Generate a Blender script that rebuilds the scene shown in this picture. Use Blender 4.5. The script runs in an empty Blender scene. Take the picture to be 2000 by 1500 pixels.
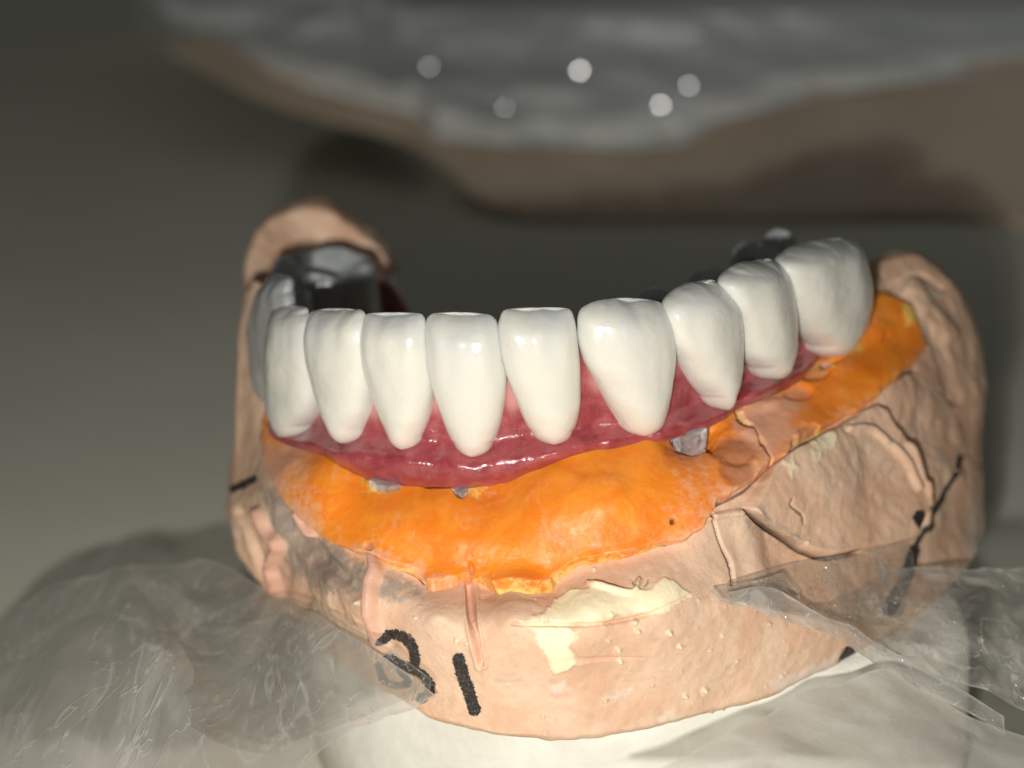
import bpy, math, random
import numpy as np
rng = np.random.default_rng(7)
# ---------------------------------------------------------------- camera, world, lamps, exposure
S = 0.001                                   # the scene is modelled in millimetres, stored in metres
TH = math.radians(23.0); HC = 92.0; F = 3170.0
sc = bpy.context.scene
COL = sc.collection
cam = bpy.data.cameras.new('camera'); camo = bpy.data.objects.new('camera', cam); COL.objects.link(camo)
camo.location = (0, 0, HC*S); camo.rotation_euler = (math.pi/2-TH, 0, 0)
cam.sensor_width = 36; cam.lens = 36*F/2000; cam.clip_start = 0.001; cam.clip_end = 20
cam.dof.use_dof = True; cam.dof.focus_distance = 0.1215; cam.dof.aperture_fstop = cam.lens/2.7
sc.camera = camo
w = bpy.data.worlds.new("World"); sc.world = w; w.use_nodes = True
w.node_tree.nodes['Background'].inputs['Color'].default_value = (0.88, 0.9, 0.84, 1)
w.node_tree.nodes['Background'].inputs['Strength'].default_value = 0.055
RT = np.array([1., 0, 0]); FW = np.array([0, math.cos(TH), -math.sin(TH)]); UP = np.array([0, math.sin(TH), math.cos(TH)])
C0 = np.array([0, 0, HC])
def lamp(name, dx, dy, power, size, col):
    l = bpy.data.lights.new(name, 'AREA'); l.shape = 'DISK'; l.size = size*S; l.energy = power; l.color = col
    o = bpy.data.objects.new(name, l); COL.objects.link(o)
    p = C0 + RT*dx - UP*dy
    o.location = p*S; o.rotation_euler = (math.pi/2-TH, 0, 0)
    return o
lamp('phone_flash_lamp', -9, 14.5, 0.152, 3.2, (1, .975, .93))
lamp('phone_flash_second_led', -4.5, 13.0, 0.040, 2.2, (1, .975, .93))
# added weak fill spot, no real lamp, brightening the things behind the cast
l = bpy.data.lights.new('added_fill_spot', 'SPOT'); l.spot_size = math.radians(48); l.spot_blend = 1.0; l.shadow_soft_size = .05; l.energy = .6; l.color = (.93, .97, 1)
o = bpy.data.objects.new('added_fill_spot', l); COL.objects.link(o); o.location = (.13, .50, .42)
import mathutils
o.rotation_euler = (mathutils.Vector((.12, .44, 0))-o.location).to_track_quat('-Z', 'Y').to_euler()
sc.view_settings.view_transform = 'Standard'; sc.view_settings.look = 'None'; sc.view_settings.exposure = 0.0; sc.view_settings.gamma = 1
sc.cycles.max_bounces = 12; sc.cycles.transparent_max_bounces = 16
# ---------------------------------------------------------------- geometry helpers
def unproj(px, py, zc):
    px, py, zc = np.broadcast_arrays(np.asarray(px, float), np.asarray(py, float), np.asarray(zc, float))
    return C0 + zc[..., None]*(FW + ((px-1000)/F)[..., None]*RT - ((py-750)/F)[..., None]*UP)
def proj(P):
    d = P-C0; z = d@FW
    return 1000+F*(d@RT)/z, 750-F*(d@UP)/z, z
def on_plane(px, py, z):
    a = math.sin(TH)+(np.asarray(py, float)-750)/F*math.cos(TH)
    return unproj(px, py, (HC-z)/a)
def interp(x, pts):
    pts = np.array(pts, float); return np.interp(x, pts[:, 0], pts[:, 1])
def spl(x, pts):                            # smooth (Catmull-Rom, monotone-ish) interpolation
    pts = np.array(pts, float); X, Y = pts[:, 0], pts[:, 1]
    d = np.diff(Y)/np.diff(X); m = np.zeros(len(X)); m[1:-1] = np.where(d[1:]*d[:-1] > 0, 2*d[1:]*d[:-1]/(d[1:]+d[:-1]+1e-12), 0); m[0] = d[0]; m[-1] = d[-1]
    x = np.asarray(x, float); xc = np.clip(x, X[0], X[-1]); i = np.clip(np.searchsorted(X, xc)-1, 0, len(X)-2)
    h = X[i+1]-X[i]; t = (xc-X[i])/h
    return (2*t**3-3*t**2+1)*Y[i]+(t**3-2*t**2+t)*h*m[i]+(-2*t**3+3*t**2)*Y[i+1]+(t**3-t**2)*h*m[i+1]
def sstep(a, b, x):
    t = np.clip((x-a)/(b-a), 0, 1); return t*t*(3-2*t)
LAT = rng.random((32, 32, 32))*2-1
def vnoise(P):
    i = np.floor(P).astype(int); f = P-i; f = f*f*(3-2*f); i &= 31; j = (i+1) & 31
    def L(a, b, c): return LAT[a, b, c]
    x0, y0, z0 = i[..., 0], i[..., 1], i[..., 2]; x1, y1, z1 = j[..., 0], j[..., 1], j[..., 2]
    fx, fy, fz = f[..., 0], f[..., 1], f[..., 2]
    a = L(x0, y0, z0)*(1-fx)+L(x1, y0, z0)*fx; b = L(x0, y1, z0)*(1-fx)+L(x1, y1, z0)*fx
    c = L(x0, y0, z1)*(1-fx)+L(x1, y0, z1)*fx; d = L(x0, y1, z1)*(1-fx)+L(x1, y1, z1)*fx
    return (a*(1-fy)+b*fy)*(1-fz)+(c*(1-fy)+d*fy)*fz
def fbm(P, s, o=4, g=.5):
    r = 0; a = 1
    for k in range(o):
        r = r+a*vnoise(P*s+k*7.3+3.1); s *= 2.03; a *= g
    return r
def ridged(P, s, o=3):
    r = 0; a = 1
    for k in range(o):
        r = r+a*(1-np.abs(vnoise(P*s+k*5.7))*2.2); s *= 2.1; a *= .5
    return r
def seg_dist(px, py, pts):
    pts = np.array(pts, float); d = np.full(px.shape, 1e9)
    for (x0, y0), (x1, y1) in zip(pts[:-1], pts[1:]):
        vx, vy = x1-x0, y1-y0; t = np.clip(((px-x0)*vx+(py-y0)*vy)/(vx*vx+vy*vy+1e-9), 0, 1)
        d = np.minimum(d, np.hypot(px-x0-t*vx, py-y0-t*vy))
    return d
def poly_sd(px, py, pts):                   # positive inside
    p = list(pts); d = seg_dist(px, py, p+[p[0]]); ins = np.zeros(px.shape, bool)
    for k in range(len(p)):
        x0, y0 = p[k]; x1, y1 = p[(k+1) % len(p)]
        if y0 == y1: continue
        c = ((y0 > py) != (y1 > py)) & (px < (x1-x0)*(py-y0)/(y1-y0)+x0); ins ^= c
    return np.where(ins, d, -d)
def catmull(pts, n=12):
    pts = [np.array(p, float) for p in pts]; P = [2*pts[0]-pts[1]]+pts+[2*pts[-1]-pts[-2]]; out = []
    for i in range(1, len(P)-2):
        for t in np.linspace(0, 1, n, endpoint=False):
            out.append(.5*((2*P[i])+(-P[i-1]+P[i+1])*t+(2*P[i-1]-5*P[i]+4*P[i+1]-P[i+2])*t*t+(-P[i-1]+3*P[i]-3*P[i+1]+P[i+2])*t**3))
    out.append(pts[-1]); return np.array(out)
class TPS:                                  # thin plate through sparse control depths
    def __init__(s, pts, lam=0.0):
        p = np.array(pts, float); s.c = p[:, :2]/500; n = len(p)
        K = s.k(s.c, s.c)+lam*np.eye(n); A = np.zeros((n+3, n+3)); A[:n, :n] = K
        A[:n, n] = 1; A[:n, n+1:] = s.c; A[n:, :n] = A[:n, n:].T
        s.w = np.linalg.solve(A, np.r_[p[:, 2], 0, 0, 0])
    def k(s, a, b):
        r = np.sqrt(((a[:, None]-b[None])**2).sum(-1))+1e-9; return r*r*np.log(r)
    def __call__(s, px, py):
        sh = np.shape(px); q = np.stack([np.ravel(px), np.ravel(py)], 1)/500; out = np.empty(len(q)); n = len(s.c)
        for i in range(0, len(q), 20000):
            b = q[i:i+20000]; out[i:i+20000] = s.k(b, s.c)@s.w[:n]+s.w[n]+b@s.w[n+1:]
        return out.reshape(sh)
def grid_faces(nr, nc, wrap=False, off=0):
    r = np.arange(nr-1)[:, None]; c = np.arange(nc if wrap else nc-1)[None]; c2 = (c+1) % nc
    return (np.stack([r*nc+c, (r+1)*nc+c, (r+1)*nc+c2, r*nc+c2], -1).reshape(-1, 4)+off)
def normals(G):
    du = np.gradient(G, axis=1); dv = np.gradient(G, axis=0); n = np.cross(du, dv)
    n /= np.linalg.norm(n, axis=-1, keepdims=True)+1e-12
    v = C0-G; s = np.sign((n*v).sum(-1, keepdims=True)); return n*np.where(s == 0, 1, s)
def mk(name, V, Fc, mat, parent=None, attrs=None, smooth=True):
    V = np.asarray(V, float).reshape(-1, 3)
    if attrs is not None and attrs.pop('closed', 0):
        Fa = np.array([f if len(f) == 4 else (*f, f[-1]) for f in Fc]); a_, b_, c_, d_ = (V[Fa[:, q]]-V.mean(0) for q in range(4))
        if ((np.cross(a_, b_)*c_).sum()+(np.cross(a_, c_)*d_).sum()) < 0: Fc = Fa[:, ::-1] if isinstance(Fc, np.ndarray) else [f[::-1] for f in Fc]
    loc = np.array(parent.location)/S if parent is not None else V.min(0)*[.5, .5, 1]+V.max(0)*[.5, .5, 0]
    me = bpy.data.meshes.new(name)
    if isinstance(Fc, np.ndarray) and Fc.ndim == 2:
        n = len(V); m = len(Fc); k = Fc.shape[1]
        me.vertices.add(n); me.vertices.foreach_set('co', ((V-loc)*S).astype(np.float32).ravel())
        me.loops.add(m*k); me.loops.foreach_set('vertex_index', Fc.astype(np.int32).ravel())
        me.polygons.add(m); me.polygons.foreach_set('loop_start', np.arange(0, m*k, k, dtype=np.int32))
        me.update(calc_edges=True)
    else:
        me.from_pydata([tuple(v) for v in (V-loc)*S], [], [tuple(int(q) for q in f) for f in Fc])
    me.polygons.foreach_set('use_smooth', np.full(len(me.polygons), smooth))
    for k, a in (attrs or {}).items():
        at = me.attributes.new(k, 'FLOAT', 'POINT'); at.data.foreach_set('value', np.asarray(a, np.float32).ravel())
    if mat: me.materials.append(mat)
    me.validate(); me.update()
    o = bpy.data.objects.new(name, me); COL.objects.link(o)
    if parent is not None: o.parent = parent
    else: o.location = loc*S
    return o
def empty(name, loc, label, cat, group=None):
    o = bpy.data.objects.new(name, None); COL.objects.link(o); o.location = np.array(loc)*S; o.empty_display_size = .005
    o['label'] = label; o['category'] = cat
    if group: o['group'] = group
    bpy.context.view_layer.update(); return o
def tag(o, label, cat, group=None):
    o['label'] = label; o['category'] = cat
    if group: o['group'] = group
    return o
# ---------------------------------------------------------------- material helpers
class NT:
    def __init__(s, name):
        s.m = bpy.data.materials.new(name); s.m.use_nodes = True; s.t = s.m.node_tree; s.b = s.t.nodes['Principled BSDF']
        tc = s.t.nodes.new('ShaderNodeTexCoord'); mp = s.t.nodes.new('ShaderNodeMapping'); mp.inputs['Scale'].default_value = (1000,)*3
        s.t.links.new(tc.outputs['Object'], mp.inputs['Vector']); s.co = mp.outputs['Vector']
    def n(s, typ, **kw):
        n = s.t.nodes.new(typ)
        for k, v in kw.items():
            if hasattr(n, k): setattr(n, k, v)
        return n
    def L(s, a, b): s.t.links.new(a, b)
    def put(s, sock, v):
        if hasattr(v, 'is_linked'): s.L(v, sock)
        elif isinstance(v, (tuple, list)) and len(v) == 3 and len(sock.default_value) == 4: sock.default_value = (*v, 1)
        else: sock.default_value = v
    def noise(s, scale, detail=4, rough=.55, dist=0, vec=None):
        n = s.n('ShaderNodeTexNoise'); n.inputs['Scale'].default_value = scale; n.inputs['Detail'].default_value = detail
        n.inputs['Roughness'].default_value = rough; n.inputs['Distortion'].default_value = dist; s.L(vec or s.co, n.inputs['Vector']); return n.outputs['Fac']
    def attr(s, name): n = s.n('ShaderNodeAttribute'); n.attribute_name = name; return n.outputs['Fac']
    def ramp(s, v, a, b, lo=0., hi=1.):
        n = s.n('ShaderNodeMapRange'); n.interpolation_type = 'SMOOTHSTEP'
        for i, q in enumerate((a, b, lo, hi)): n.inputs[i+1].default_value = q
        s.L(v, n.inputs[0]); return n.outputs[0]
    def math(s, op, a, b=0.0, c=0.0):
        n = s.n('ShaderNodeMath'); n.operation = op
        s.put(n.inputs[0], a); s.put(n.inputs[1], b); s.put(n.inputs[2], c); return n.outputs[0]
    def mix(s, f, a, b):
        n = s.n('ShaderNodeMix'); n.data_type = 'RGBA'; s.put(n.inputs[0], f); s.put(n.inputs[6], a); s.put(n.inputs[7], b); return n.outputs[2]
    def bump(s, h, dist=.1, strength=1, prev=None):
        n = s.n('ShaderNodeBump'); n.inputs['Distance'].default_value = dist*S; n.inputs['Strength'].default_value = strength
        s.L(h, n.inputs['Height'])
        if prev: s.L(prev, n.inputs['Normal'])
        return n.outputs[0]
    def set(s, **kw):
        names = dict(col='Base Color', rough='Roughness', spec='Specular IOR Level', sss='Subsurface Weight', sssr='Subsurface Radius', ssss='Subsurface Scale',
                     metal='Metallic', coat='Coat Weight', coatr='Coat Roughness', normal='Normal', ior='IOR', trans='Transmission Weight', coatn='Coat Normal')
        for k, v in kw.items(): s.put(s.b.inputs[names[k]], v)
        return s.m

def m_stone():
    t = NT('pink_stone_plaster'); n1 = t.noise(.16, 5, .6, .6); n2 = t.noise(.9, 6, .7, .3); n3 = t.noise(6, 3, .6)
    c = t.mix(t.ramp(n1, .35, .66), (.69, .42, .27), (.76, .53, .37))
    c = t.mix(t.ramp(n2, .5, .75, 0, .6), c, (.72, .53, .39))
    g = t.math('ADD', t.attr('grey'), t.math('MULTIPLY', t.math('SUBTRACT', n2, .5), 2.4))
    c = t.mix(t.ramp(g, .25, .95, 0, .85), c, (.31, .255, .21))
    c = t.mix(t.attr('blush'), c, (.72, .40, .29))
    c = t.mix(t.ramp(n3, .60, .75, 0, .35), c, (.80, .66, .55)); c = t.mix(t.ramp(t.noise(.45, 6, .75, 1.), .54, .66, 0, .4), c, (.50, .33, .23)); c = t.mix(t.ramp(t.noise(1.6, 6, .75, 1.), .6, .72, 0, .5), c, (.84, .66, .52))
    cr = t.math('ADD', t.attr('cream'), t.math('MULTIPLY', t.math('SUBTRACT', n2, .5), 34.0))
    cr = t.math('ADD', cr, t.math('MULTIPLY', t.math('SUBTRACT', t.noise(3.5, 4, .7), .5), 16.0)); crm = t.ramp(cr, -4, 9, 0, .92)
    c = t.mix(crm, c, t.mix(t.ramp(n3, .35, .65), (.92, .80, .50), (.86, .74, .52)))
    wh = t.ramp(t.math('ADD', t.attr('white'), t.math('MULTIPLY', t.math('SUBTRACT', n2, .5), 60.0)), -2, 14, 0, .5)
    c = t.mix(wh, c, (.80, .74, .68))
    c = t.mix(t.ramp(t.attr('crack'), .1, .9, 0, .75), c, (.10, .062, .045))
    ink = t.math('ADD', t.attr('ink'), t.math('MULTIPLY', t.math('SUBTRACT', t.noise(3, 4, .7), .5), 14.0))
    inkm = t.ramp(ink, -1.5, 1.5); speck = t.ramp(n3, .25, .5, .72, 1)
    im = t.math('MULTIPLY', inkm, speck)
    c = t.mix(im, c, (.018, .016, .018))
    b = t.bump(t.noise(1.4, 6, .66), .13, .7); b = t.bump(t.noise(9, 3, .6), .02, .6, b)
    return t.set(col=c, rough=t.ramp(n2, .3, .7, .42, .62), spec=.45, sss=.08, sssr=(.9, .45, .3), ssss=.7*S, normal=b)
def m_orange():
    t = NT('orange_silicone'); n1 = t.noise(.33, 5, .62, .8); n2 = t.noise(1.5, 5, .65); n3 = t.noise(8, 2)
    edge = t.attr('edge')
    c = t.mix(t.ramp(n1, .36, .62), (.84, .22, .012), (.88, .285, .022))
    p = t.math('ADD', t.math('MULTIPLY', edge, 1.0), t.math('MULTIPLY', t.math('SUBTRACT', n2, .5), 1.6))
    c = t.mix(t.ramp(p, .25, 1.1, 0, .9), c, (.82, .46, .30))
    c = t.mix(t.ramp(t.noise(.55, 6, .72, .5), .54, .72, 0, .45), c, (.88, .45, .22))
    c = t.mix(t.ramp(n3, .68, .8, 0, .5), c, (.95, .68, .42))
    y = t.ramp(t.math('ADD', t.attr('yellow'), t.math('MULTIPLY', t.math('SUBTRACT', n2, .5), 34.0)), -3, 6, 0, .75)
    c = t.mix(y, c, (.80, .62, .16))
    c = t.mix(t.ramp(t.attr('brown'), .1, 1, 0, .8), c, (.50, .20, .10))
    c = t.mix(t.ramp(t.attr('dark'), .2, .9, 0, .92), c, (.05, .035, .03))
    b = t.bump(t.noise(1.1, 4, .5), .08, .8); b = t.bump(t.noise(7, 3, .6), .022, .8, b)
    return t.set(col=c, rough=t.ramp(n2, .3, .7, .38, .55), spec=.4, sss=.45, sssr=(1.0, .35, .08), ssss=1.2*S, normal=b)
def m_tooth():
    t = NT('glazed_ceramic'); h = t.attr('h'); e = t.attr('edge'); s = t.attr('shade')
    n = t.noise(.35, 4, .55, .5); n2 = t.noise(.9, 3)
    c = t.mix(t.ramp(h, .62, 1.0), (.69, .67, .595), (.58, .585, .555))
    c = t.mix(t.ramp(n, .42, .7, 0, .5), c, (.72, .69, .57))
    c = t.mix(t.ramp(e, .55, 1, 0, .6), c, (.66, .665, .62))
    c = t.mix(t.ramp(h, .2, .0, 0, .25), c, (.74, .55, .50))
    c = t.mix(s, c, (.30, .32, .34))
    c = t.mix(t.ramp(t.noise(9, 2), .735, .76, 0, .5), c, (.25, .22, .2))
    b = t.bump(n2, .22, .35); b = t.bump(t.noise(3.2, 3), .02, .55, b)
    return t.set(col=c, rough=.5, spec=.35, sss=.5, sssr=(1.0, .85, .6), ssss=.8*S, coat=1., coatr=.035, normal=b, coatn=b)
def m_gum():
    t = NT('pink_glazed_gum'); n = t.noise(.5, 4, .6, .6)
    c = t.mix(t.ramp(n, .35, .68), (.27, .032, .042), (.37, .075, .082))
    c = t.mix(t.ramp(t.attr('pale'), .2, 1, 0, .75), c, (.62, .30, .27))
    c = t.mix(t.ramp(t.noise(5, 3, .6), .66, .74, 0, .5), c, (.7, .35, .33))
    b = t.bump(t.noise(1.6, 3, .55), .10, .8); b = t.bump(t.noise(5, 3, .6), .03, .8, b)
    return t.set(col=c, rough=.3, spec=.5, sss=.3, sssr=(1., .25, .2), ssss=1.0*S, coat=1., coatr=.05, normal=b, coatn=b)
def m_metal(name='cobalt_chrome', col=(.30, .31, .32), rough=.22, scr=.12):
    t = NT(name); mp = t.n('ShaderNodeMapping'); mp.inputs['Scale'].default_value = (9, 9, .7); t.L(t.co, mp.inputs['Vector'])
    b = t.bump(t.noise(1, 4, .7, 0, mp.outputs[0]), scr, .9)
    c = t.mix(t.ramp(t.noise(1.2, 4), .3, .7), col, tuple(min(1, q*1.7) for q in col))
    return t.set(col=c, rough=rough, metal=.92, normal=b)
def m_table():
    t = NT('matt_grey_desk'); n = t.noise(.02, 4)
    c = t.mix(t.ramp(n, .3, .7), (.68, .66, .55), (.73, .71, .60))
    return t.set(col=c, rough=.55, spec=.3, normal=t.bump(t.noise(1.2, 4), .1, .3))
def m_plain(name, a, b2, sc_=.1, rough=.7, bmp=.2, bs=.6, sss=0.):
    t = NT(name); c = t.mix(t.ramp(t.noise(sc_, 5, .65, .5), .35, .65), a, b2)
    return t.set(col=c, rough=rough, spec=.4, normal=t.bump(t.noise(bs, 5, .65), bmp, .8), sss=sss, sssr=(1, .8, .6), ssss=.001)
def m_film(name, op0=.25, op1=.6, crs=.25, col=(.55, .54, .5), rough=.12, wr=.35, wsc=.16, streak=(1, 1, 1), gl=.16, rot=0, trl=.35):
    t = NT(name); nt = t.t; out = [n for n in nt.nodes if n.type == 'OUTPUT_MATERIAL'][0]
    mp = t.n('ShaderNodeMapping'); mp.inputs['Scale'].default_value = streak; mp.inputs['Rotation'].default_value = (0, 0, rot); t.L(t.co, mp.inputs['Vector']); v = mp.outputs[0]
    n = t.noise(wsc, 6, .62, .8, v); n2 = t.noise(wsc*4, 5, .65, .4, v)
    b = t.bump(n, wr*2, 1); b = t.bump(n2, wr*.45, 1, b); b = t.bump(t.noise(wsc*14, 3, .6, .5, v), wr*.06, 1, b)
    ridge = t.math('ABSOLUTE', t.math('SUBTRACT', t.noise(wsc*1.7, 4, .55, 1.2, v), .5)); crease = t.ramp(ridge, .012, .0, 0, crs)
    b = t.bump(crease, wr*1, 1, b)
    vo = t.n('ShaderNodeTexVoronoi'); vo.feature = 'DISTANCE_TO_EDGE'; vo.inputs['Scale'].default_value = wsc*1.3; vd = t.n('ShaderNodeVectorMath'); vd.operation = 'ADD'; nz = t.n('ShaderNodeTexNoise'); nz.inputs['Scale'].default_value = wsc*1.5; t.L(v, nz.inputs['Vector']); vs = t.n('ShaderNodeVectorMath'); vs.operation = 'SCALE'; vs.inputs['Scale'].default_value = 7.; t.L(nz.outputs['Color'], vs.inputs[0]); t.L(v, vd.inputs[0]); t.L(vs.outputs[0], vd.inputs[1]); t.L(vd.outputs[0], vo.inputs['Vector'])
    b = t.bump(vo.outputs['Distance'], wr*3.5, 1, b); cr2 = t.math('MULTIPLY', t.ramp(vo.outputs['Distance'], .03, .0, 0, crs*1.2), t.ramp(n2, .45, .6))
    df = t.n('ShaderNodeBsdfDiffuse'); t.put(df.inputs['Color'], col); t.L(b, df.inputs['Normal'])
    tl = t.n('ShaderNodeBsdfTranslucent'); t.put(tl.inputs['Color'], col)
    ms = t.n('ShaderNodeMixShader'); ms.inputs[0].default_value = trl; t.L(df.outputs[0], ms.inputs[1]); t.L(tl.outputs[0], ms.inputs[2])
    tr = t.n('ShaderNodeBsdfTransparent'); tr.inputs['Color'].default_value = (.96, .96, .95, 1)
    op = t.math('ADD', t.ramp(n, .42, .60, op0, op1), crease)
    op = t.math('ADD', t.math('ADD', op, cr2), t.attr('edge'))
    m1 = t.n('ShaderNodeMixShader'); t.L(op, m1.inputs[0]); t.L(tr.outputs[0], m1.inputs[1]); t.L(ms.outputs[0], m1.inputs[2])
    g = t.n('ShaderNodeBsdfGlossy'); g.inputs['Roughness'].default_value = rough; g.inputs['Color'].default_value = (.9, .9, .9, 1); t.L(b, g.inputs['Normal'])
    lw = t.n('ShaderNodeLayerWeight'); lw.inputs['Blend'].default_value = .25
    m2 = t.n('ShaderNodeMixShader'); t.L(t.math('MULTIPLY_ADD', lw.outputs['Facing'], .25, gl*.7), m2.inputs[0]); t.L(m1.outputs[0], m2.inputs[1]); t.L(g.outputs[0], m2.inputs[2])
    t.L(m2.outputs[0], out.inputs['Surface']); return t.m
STONE, ORANGE, TOOTH, GUM = m_stone(), m_orange(), m_tooth(), m_gum()
METAL = m_metal(); ABUT = m_metal('machined_abutment', (.62, .63, .64), .26, .5)

# ---------------------------------------------------------------- the arch: plan curve of the facial tooth line
APX = [(470, 700, 151), (487, 690, 143), (522, 700, 135.5), (600, 700, 129), (705, 700, 124.8), (835, 700, 122.4), (975, 700, 121.6), (1130, 700, 121.8), (1315, 680, 123.6),
       (1447, 650, 127.3), (1553, 620, 132.6), (1700, 580, 141.5), (1800, 570, 149), (1900, 570, 158)]
A3 = np.array([unproj(*a) for a in APX]); ARC = catmull(A3[:, :2], 16)
def offset_curve(c, d):
    t = np.gradient(c, axis=0); t /= np.linalg.norm(t, axis=1, keepdims=True); n = np.stack([t[:, 1], -t[:, 0]], 1)
    n *= np.sign((n*(-c)).sum(1, keepdims=True)); return c+n*d
OFFS = np.arange(-8, 16.1, .5)
_az = np.linspace(-.24, .32, 400); _tab = []
for d in OFFS:
    c = offset_curve(ARC, d); a = np.arctan2(c[:, 0], c[:, 1]); r = np.hypot(c[:, 0], c[:, 1]); i = np.argsort(a); _tab.append(np.interp(_az, a[i], r[i]))
_tab = np.array(_tab)
def arch_zc(px, py, off):                   # camera depth where the sight line meets the vertical wall `off` mm outside the tooth line
    px, py, off = np.broadcast_arrays(np.asarray(px, float), np.asarray(py, float), np.asarray(off, float))
    d = unproj(px, py, 1.0)-C0; az = np.arctan2(d[..., 0], d[..., 1]); hr = np.hypot(d[..., 0], d[..., 1])
    fi = np.clip((off-OFFS[0])/.5, 0, len(OFFS)-1.001); i = fi.astype(int); f = fi-i
    fa = np.clip((az-_az[0])/(_az[1]-_az[0]), 0, 398.999); j = fa.astype(int); g = fa-j
    r = (_tab[i, j]*(1-g)+_tab[i, j+1]*g)*(1-f)+(_tab[i+1, j]*(1-g)+_tab[i+1, j+1]*g)*f
    return r/hr
def A(px, py, off): return (px, py, float(arch_zc(px, py, off)))
ZB = 20.0                                   # height of the underside of the cast
def B(px, py): return (px, py, (HC-ZB)/(math.sin(TH)+(py-750)/F*math.cos(TH)))
# ---------------------------------------------------------------- the cast
YTOP = [(446, 945), (452, 905), (462, 800), (468, 660), (476, 560), (492, 548), (505, 590), (520, 660), (545, 760), (580, 810), (700, 860), (900, 900), (1000, 880), (1100, 850), (1200, 815), (1300, 790), (1400, 765), (1500, 715), (1600, 655),
        (1680, 590), (1703, 572), (1711, 545), (1716, 512), (1728, 500), (1745, 493), (1790, 490), (1830, 514), (1870, 560), (1892, 605), (1908, 642), (1920, 690)]
YBOT = [(446, 1000), (455, 1030), (470, 1075), (500, 1130), (540, 1180), (600, 1245), (740, 1345), (850, 1402), (1000, 1441), (1100, 1441), (1200, 1432), (1300, 1414), (1400, 1390), (1540, 1341), (1650, 1290), (1760, 1225), (1850, 1150), (1900, 1090), (1920, 1050)]
CT = [A(560, 790, -2.2), A(700, 840, -2.2), A(900, 880, -2.2), A(1100, 840, -2.2), A(1300, 790, -2.2), A(1400, 760, -2.2), A(1500, 720, -2.2), A(1600, 670, -2), A(530, 700, -2),
      A(540, 868, -.9), A(620, 893, -.9), A(720, 936, -.8), A(850, 955, -.8), A(950, 952, -.8), A(1080, 904, -.8), A(1200, 876, -.8), A(640, 925, .7), A(860, 985, 1.3), A(1090, 945, 1.6), A(1250, 905, 1.6), A(1340, 866, -1), A(1430, 828, -1.2), A(1500, 783, -1.2), A(1600, 715, -1.2), A(1660, 675, -1.2),
      A(570, 945, 1.5), A(640, 990, 2.5), A(760, 1030, 3.2), A(900, 1040, 3.6), A(1050, 1020, 4), A(1200, 980, 4.2), A(1330, 950, 3.8), A(1430, 915, 3.4), A(1530, 850, 2.3), A(1640, 770, 2.1), A(1740, 700, 2),
      A(600, 1020, 2.3), A(700, 1090, 4.6), A(830, 1140, 6), A(950, 1155, 6.5), A(1080, 1150, 7), A(1200, 1095, 6.8), A(1300, 1075, 7), A(1380, 1030, 6.6),
      (447, 970, 147), (455, 900, 149), (466, 760, 150.5), (474, 600, 152), (480, 1000, 142), (520, 1060, 139), (560, 1120, 137.5),
      A(1450, 960, 5.4), A(1560, 900, 5), A(1680, 820, 4.5), A(1760, 750, 4.5),
      (1740, 600, 147.5), (1720, 530, 150.5), (1790, 500, 154.5), (1830, 560, 152.5), (1880, 620, 154.5), (1905, 670, 156), (1860, 760, 149), (1905, 850, 153.5), (1912, 1000, 153),
      (1800, 880, 142.5), (1700, 950, 135.5), (1600, 1030, 130.2), (1500, 1060, 127), (1400, 1090, 122.5), (1300, 1160, 119.2), (1150, 1190, 117.8), (1000, 1200, 117.6), (850, 1200, 119.0), (720, 1180, 122.8), (640, 1130, 127.6), (1700, 1100, 133.5), (1810, 1010, 140.2), (1870, 930, 146.4)]
for x in (540, 600, 670, 740, 850, 1000, 1100, 1200, 1300, 1400, 1540, 1650, 1760, 1850, 1900): CT.append(B(x, float(interp(x, YBOT))))
for x, dy, dz in ((740, 80, -2.2), (850, 110, -2.6), (1000, 130, -2.9), (1200, 130, -3), (1400, 120, -2.6), (1540, 110, -2.), (1650, 100, -1.6)):
    yb = float(interp(x, YBOT)); b = B(x, yb)
    # a sidewall that stands upright: same plan point, higher up
    P = unproj(*b); P2 = P+[0, 0, dy/25.]; qx, qy, qz = proj(P2); CT.append((qx, qy, qz))
depth_cast = TPS(CT, 2e-4)
NCc, NRc = 600, 320
cx = np.linspace(446, 1920, NCc); ins = np.linspace(0, 1, NRc)
yt = spl(cx, YTOP); yb = spl(cx, YBOT)
PX = np.broadcast_to(cx[None], (NRc, NCc)).copy(); PY = yt[None]+(yb-yt)[None]*ins[:, None]
wob = fbm(np.stack([PX*0, PX*.02, PY*.02], -1), 1, 3)
ZC = depth_cast(PX, PY)
# roll the silhouettes and the bottom edge back into depth
eL = 1-sstep(0, 14, PX-446); eR = 1-sstep(0, 16, 1920-PX)
eT = (1-sstep(0, 16, PY-yt[None]))*((PX > 1703) | (PX < 490)); eB = 1-sstep(0, 7, yb[None]-PY)
ZC = ZC+2.5*eL**2+2.5*eR**2+2.2*eT**2+.8*eB**2
G = unproj(PX, PY, ZC); N = normals(G)
O1 = [(523, 858), (526, 900), (540, 928), (562, 966), (600, 1013), (650, 1056), (700, 1080), (740, 1094), (770, 1112), (805, 1122), (830, 1138), (834, 1153), (880, 1150), (915, 1138), (940, 1142), (972, 1160), (1040, 1157), (1082, 1158), (1086, 1140), (1130, 1108), (1200, 1090), (1290, 1072), (1340, 1055), (1370, 1037),
      (1385, 1008), (1398, 984), (1430, 972), (1462, 945), (1500, 910), (1488, 884), (1470, 856), (1440, 846), (1420, 800), (1300, 770), (1000, 850), (700, 830), (560, 780), (530, 800)]
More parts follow.
